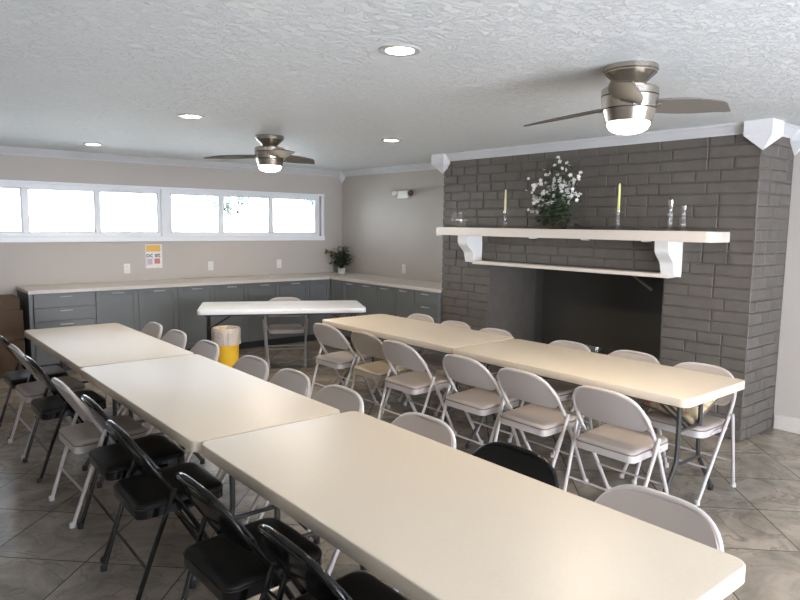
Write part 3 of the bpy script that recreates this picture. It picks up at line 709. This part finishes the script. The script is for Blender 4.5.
for k in range(34):
    a = random.uniform(0, 2*PI); sp_ = random.uniform(.04, .26); hgt = random.uniform(.19, .44)-sp_*.25
    tip = Vector((math.cos(a)*sp_*1.0, math.sin(a)*sp_*.9, hgt)); mid = Vector((tip.x*.3, tip.y*.3, .05+hgt*.55))
    pts = [Vector((math.cos(a)*.01, math.sin(a)*.01, .06)), mid, tip]; tube(bs, pts, [.004, .003, .002], 5)
    for j in range(9):
        t = .25+.75*j/8; p = pts[1].lerp(tip, (t-.25)/.75); aa = random.uniform(0, 2*PI)
        p.x = min(p.x, .10); p.y = min(p.y, .17)
        leaf(bl, p, Vector((math.cos(aa), math.sin(aa), random.uniform(-.3, .7))), Vector((0, 0, 1)), random.uniform(.06, .11), random.uniform(.03, .05))
obj('stems', bs, 'stem', r); obj('foliage', bl, 'leaf2', r, kind='stuff')

# ------------------------------------------------------------------ things on the mantel
MZ = MZ1+.001; MXc = 5.07
r = thing('glass_bowl_vase', 'round clear glass bubble vase at the left end of the mantel', 'vase', (MXc, 5.09, MZ), 0)
b = BM(); lathe(b, [(.02, .002), (.055, 0), (.085, .030), (.098, .080), (.088, .125), (.066, .152), (.070, .160)], n=36, cap=False)
obj('bowl', b, 'glass', r, sharp=80)
def candlestick(y, mcol, label, lh, holder=.155):
    r = thing('candle_holder', label, 'candle holder', (MXc, y, MZ), 0, 'glass candle holders with tapers')
    b = BM(); lathe(b, [(.042, 0), (.044, .006), (.030, .014), (.014, .03), (.022, .048), (.024, .060), (.012, .076), (.020, .096), (.022, .108), (.013, .122), (.014, .140), (.058, .146), (.060, .151), (.018, .153), (.018, .172), (.013, .172), (.012, .150)], n=28)
    obj('holder', b, 'glass', r, sharp=60)
    b = BM(); lathe(b, [(.0115, .152), (.0095, .152+lh-.01), (.003, .152+lh)], n=16)
    t = tag(obj('taper_candle', b, mcol), label.replace('clear glass candle holder carrying', 'tall thin candle:'), 'candle', 'taper candles on the mantel'); t.location = (MXc, y, MZ)
    b = BM(); tube(b, [(0, 0, .151+lh), (.002, 0, .160+lh)], .001, 5); obj('wick', b, 'slot', t)
candlestick(4.44, 'candle2', 'clear glass candle holder carrying an ivory taper, left of the flowers', .235)
candlestick(3.165, 'candle', 'clear glass candle holder carrying a yellow-green taper, right of the flowers', .245)
def pillarglass(y, h, label):
    r = thing('glass_candlestick', label, 'candlestick', (MXc, y, MZ), 0, 'empty glass candlesticks')
    s = h/.24
    b = BM(); lathe(b, [(.040, 0), (.042, .008), (.022, .018), (.012, .03*s), (.022, .05*s), (.026, .07*s), (.012, .092*s), (.024, .115*s), (.028, .13*s), (.014, .15*s), (.020, .175*s), (.024, .19*s), (.028, .225*s), (.030, .24*s), (.022, .24*s), (.018, .20*s), (.003, .198*s)], n=28)
    obj('stem_and_cup', b, 'glass', r, sharp=60)
pillarglass(2.695, .245, 'taller of the two empty glass candlesticks at the right end of the mantel')
pillarglass(2.585, .20, 'shorter of the two empty glass candlesticks, nearest the right mantel end')

random.seed(11)
fy = 3.80
r = thing('flower_arrangement', 'spray of white blossoms and dark leaves in a wicker basket on the mantel', 'flowers', (MXc, fy, MZ), 0)
b = BM(); lathe(b, [(.075, 0), (.082, .01), (.105, .085), (.112, .095), (.102, .095), (.098, .08), (.004, .075)], n=32); obj('basket', b, 'basket', r)
b = BM()
for k in range(330):
    a = random.uniform(0, 2*PI); q = random.random()**.5; h = random.uniform(.03, .32)
    p = Vector((-abs(math.cos(a))*q*.13, math.sin(a)*q*.22, h)); aa = random.uniform(0, 2*PI)
    leaf(b, p, Vector((math.cos(aa), math.sin(aa), random.uniform(-.2, .8))), Vector((0, 0, 1)), random.uniform(.05, .09), random.uniform(.03, .05))
for k in range(300):
    a = random.uniform(0, 2*PI); q = random.random()**.5; h = random.uniform(.28, .60)
    p = Vector((math.cos(a)*q*.09, math.sin(a)*q*.17-.03, h)); aa = random.uniform(0, 2*PI)
    leaf(b, p, Vector((math.cos(aa), math.sin(aa), random.uniform(-.2, .8))), Vector((0, 0, 1)), random.uniform(.035, .065), random.uniform(.014, .026))
obj('leaves', b, 'leaf', r, kind='stuff')
def blossom(b, c, s):
    n = Vector((-1, -.6, .3))+Vector((random.gauss(0, .6), random.gauss(0, .6), random.gauss(0, .6))); n.normalize(); u = n.orthogonal().normalized(); v = n.cross(u)
    for k in range(5):
        a = 2*PI*k/5; d = u*math.cos(a)+v*math.sin(a); e = n.cross(d)
        ps = [c, c+d*s*.55+e*s*.34+n*s*.18, c+d*s+n*s*.30, c+d*s*.55-e*s*.34+n*s*.18]
        b.faces.new([b.verts.new(p) for p in ps])
# sprays: (y offset of tip, height of tip, number of blossoms); y grows to the left in view
sprays = [(.03, .68, 6), (-.12, .60, 10), (-.20, .52, 12), (-.24, .42, 11), (-.22, .30, 9), (.27, .30, 11), (.18, .28, 10), (.13, .56, 9), (.22, .46, 10), (.30, .40, 7), (.05, .50, 11), (-.05, .42, 11), (.14, .36, 11), (.30, .18, 9), (.02, .30, 8), (-.14, .44, 10)]
for (dy, h, nb) in sprays:
    b, b2 = BM(), BM(); base = Vector((0, dy*.15, .08)); tip = Vector((random.uniform(-.10, .04), dy, h)); midp = base.lerp(tip, .55)+Vector((0, 0, .07 if h < .35 else .03))
    P3 = [base.lerp(midp, t/4).lerp(midp.lerp(tip, t/4), t/4) for t in range(5)]; tube(b2, P3, .0022, 5)
    for k in range(nb):
        t = .45+.55*k/(nb-1); c = base.lerp(midp, t).lerp(midp.lerp(tip, t), t)+Vector((random.gauss(0, .022), random.gauss(0, .028), random.gauss(0, .022))); blossom(b, c, random.uniform(.016, .026))
    s_ = obj('flower_stem', b2, 'stem', r); obj('blossoms', b, 'petal', s_, sharp=80)

# cut-glass vase standing in the firebox
r = thing('cut_glass_vase', 'cut glass vase standing inside the dark firebox', 'vase', (5.5, 3.70, .036), 0)
b = BM(); lathe(b, [(.07, 0), (.075, .01), (.03, .05), (.025, .12), (.06, .18), (.11, .27), (.13, .36), (.145, .43), (.139, .43), (.122, .36), (.10, .275), (.05, .19), (.004, .17)], n=18, cap=False); obj('vase_body', b, 'glass', r, sharp=10)
b = BM()
for k in range(18):
    a = 2*PI*k/18; c = (.142*math.cos(a), .142*math.sin(a), .435); lathe(b, [(.002, -.009), (.009, -.003), (.009, .003), (.002, .009)], c, 8)
obj('beaded_rim', b, 'glass', r, sharp=10)
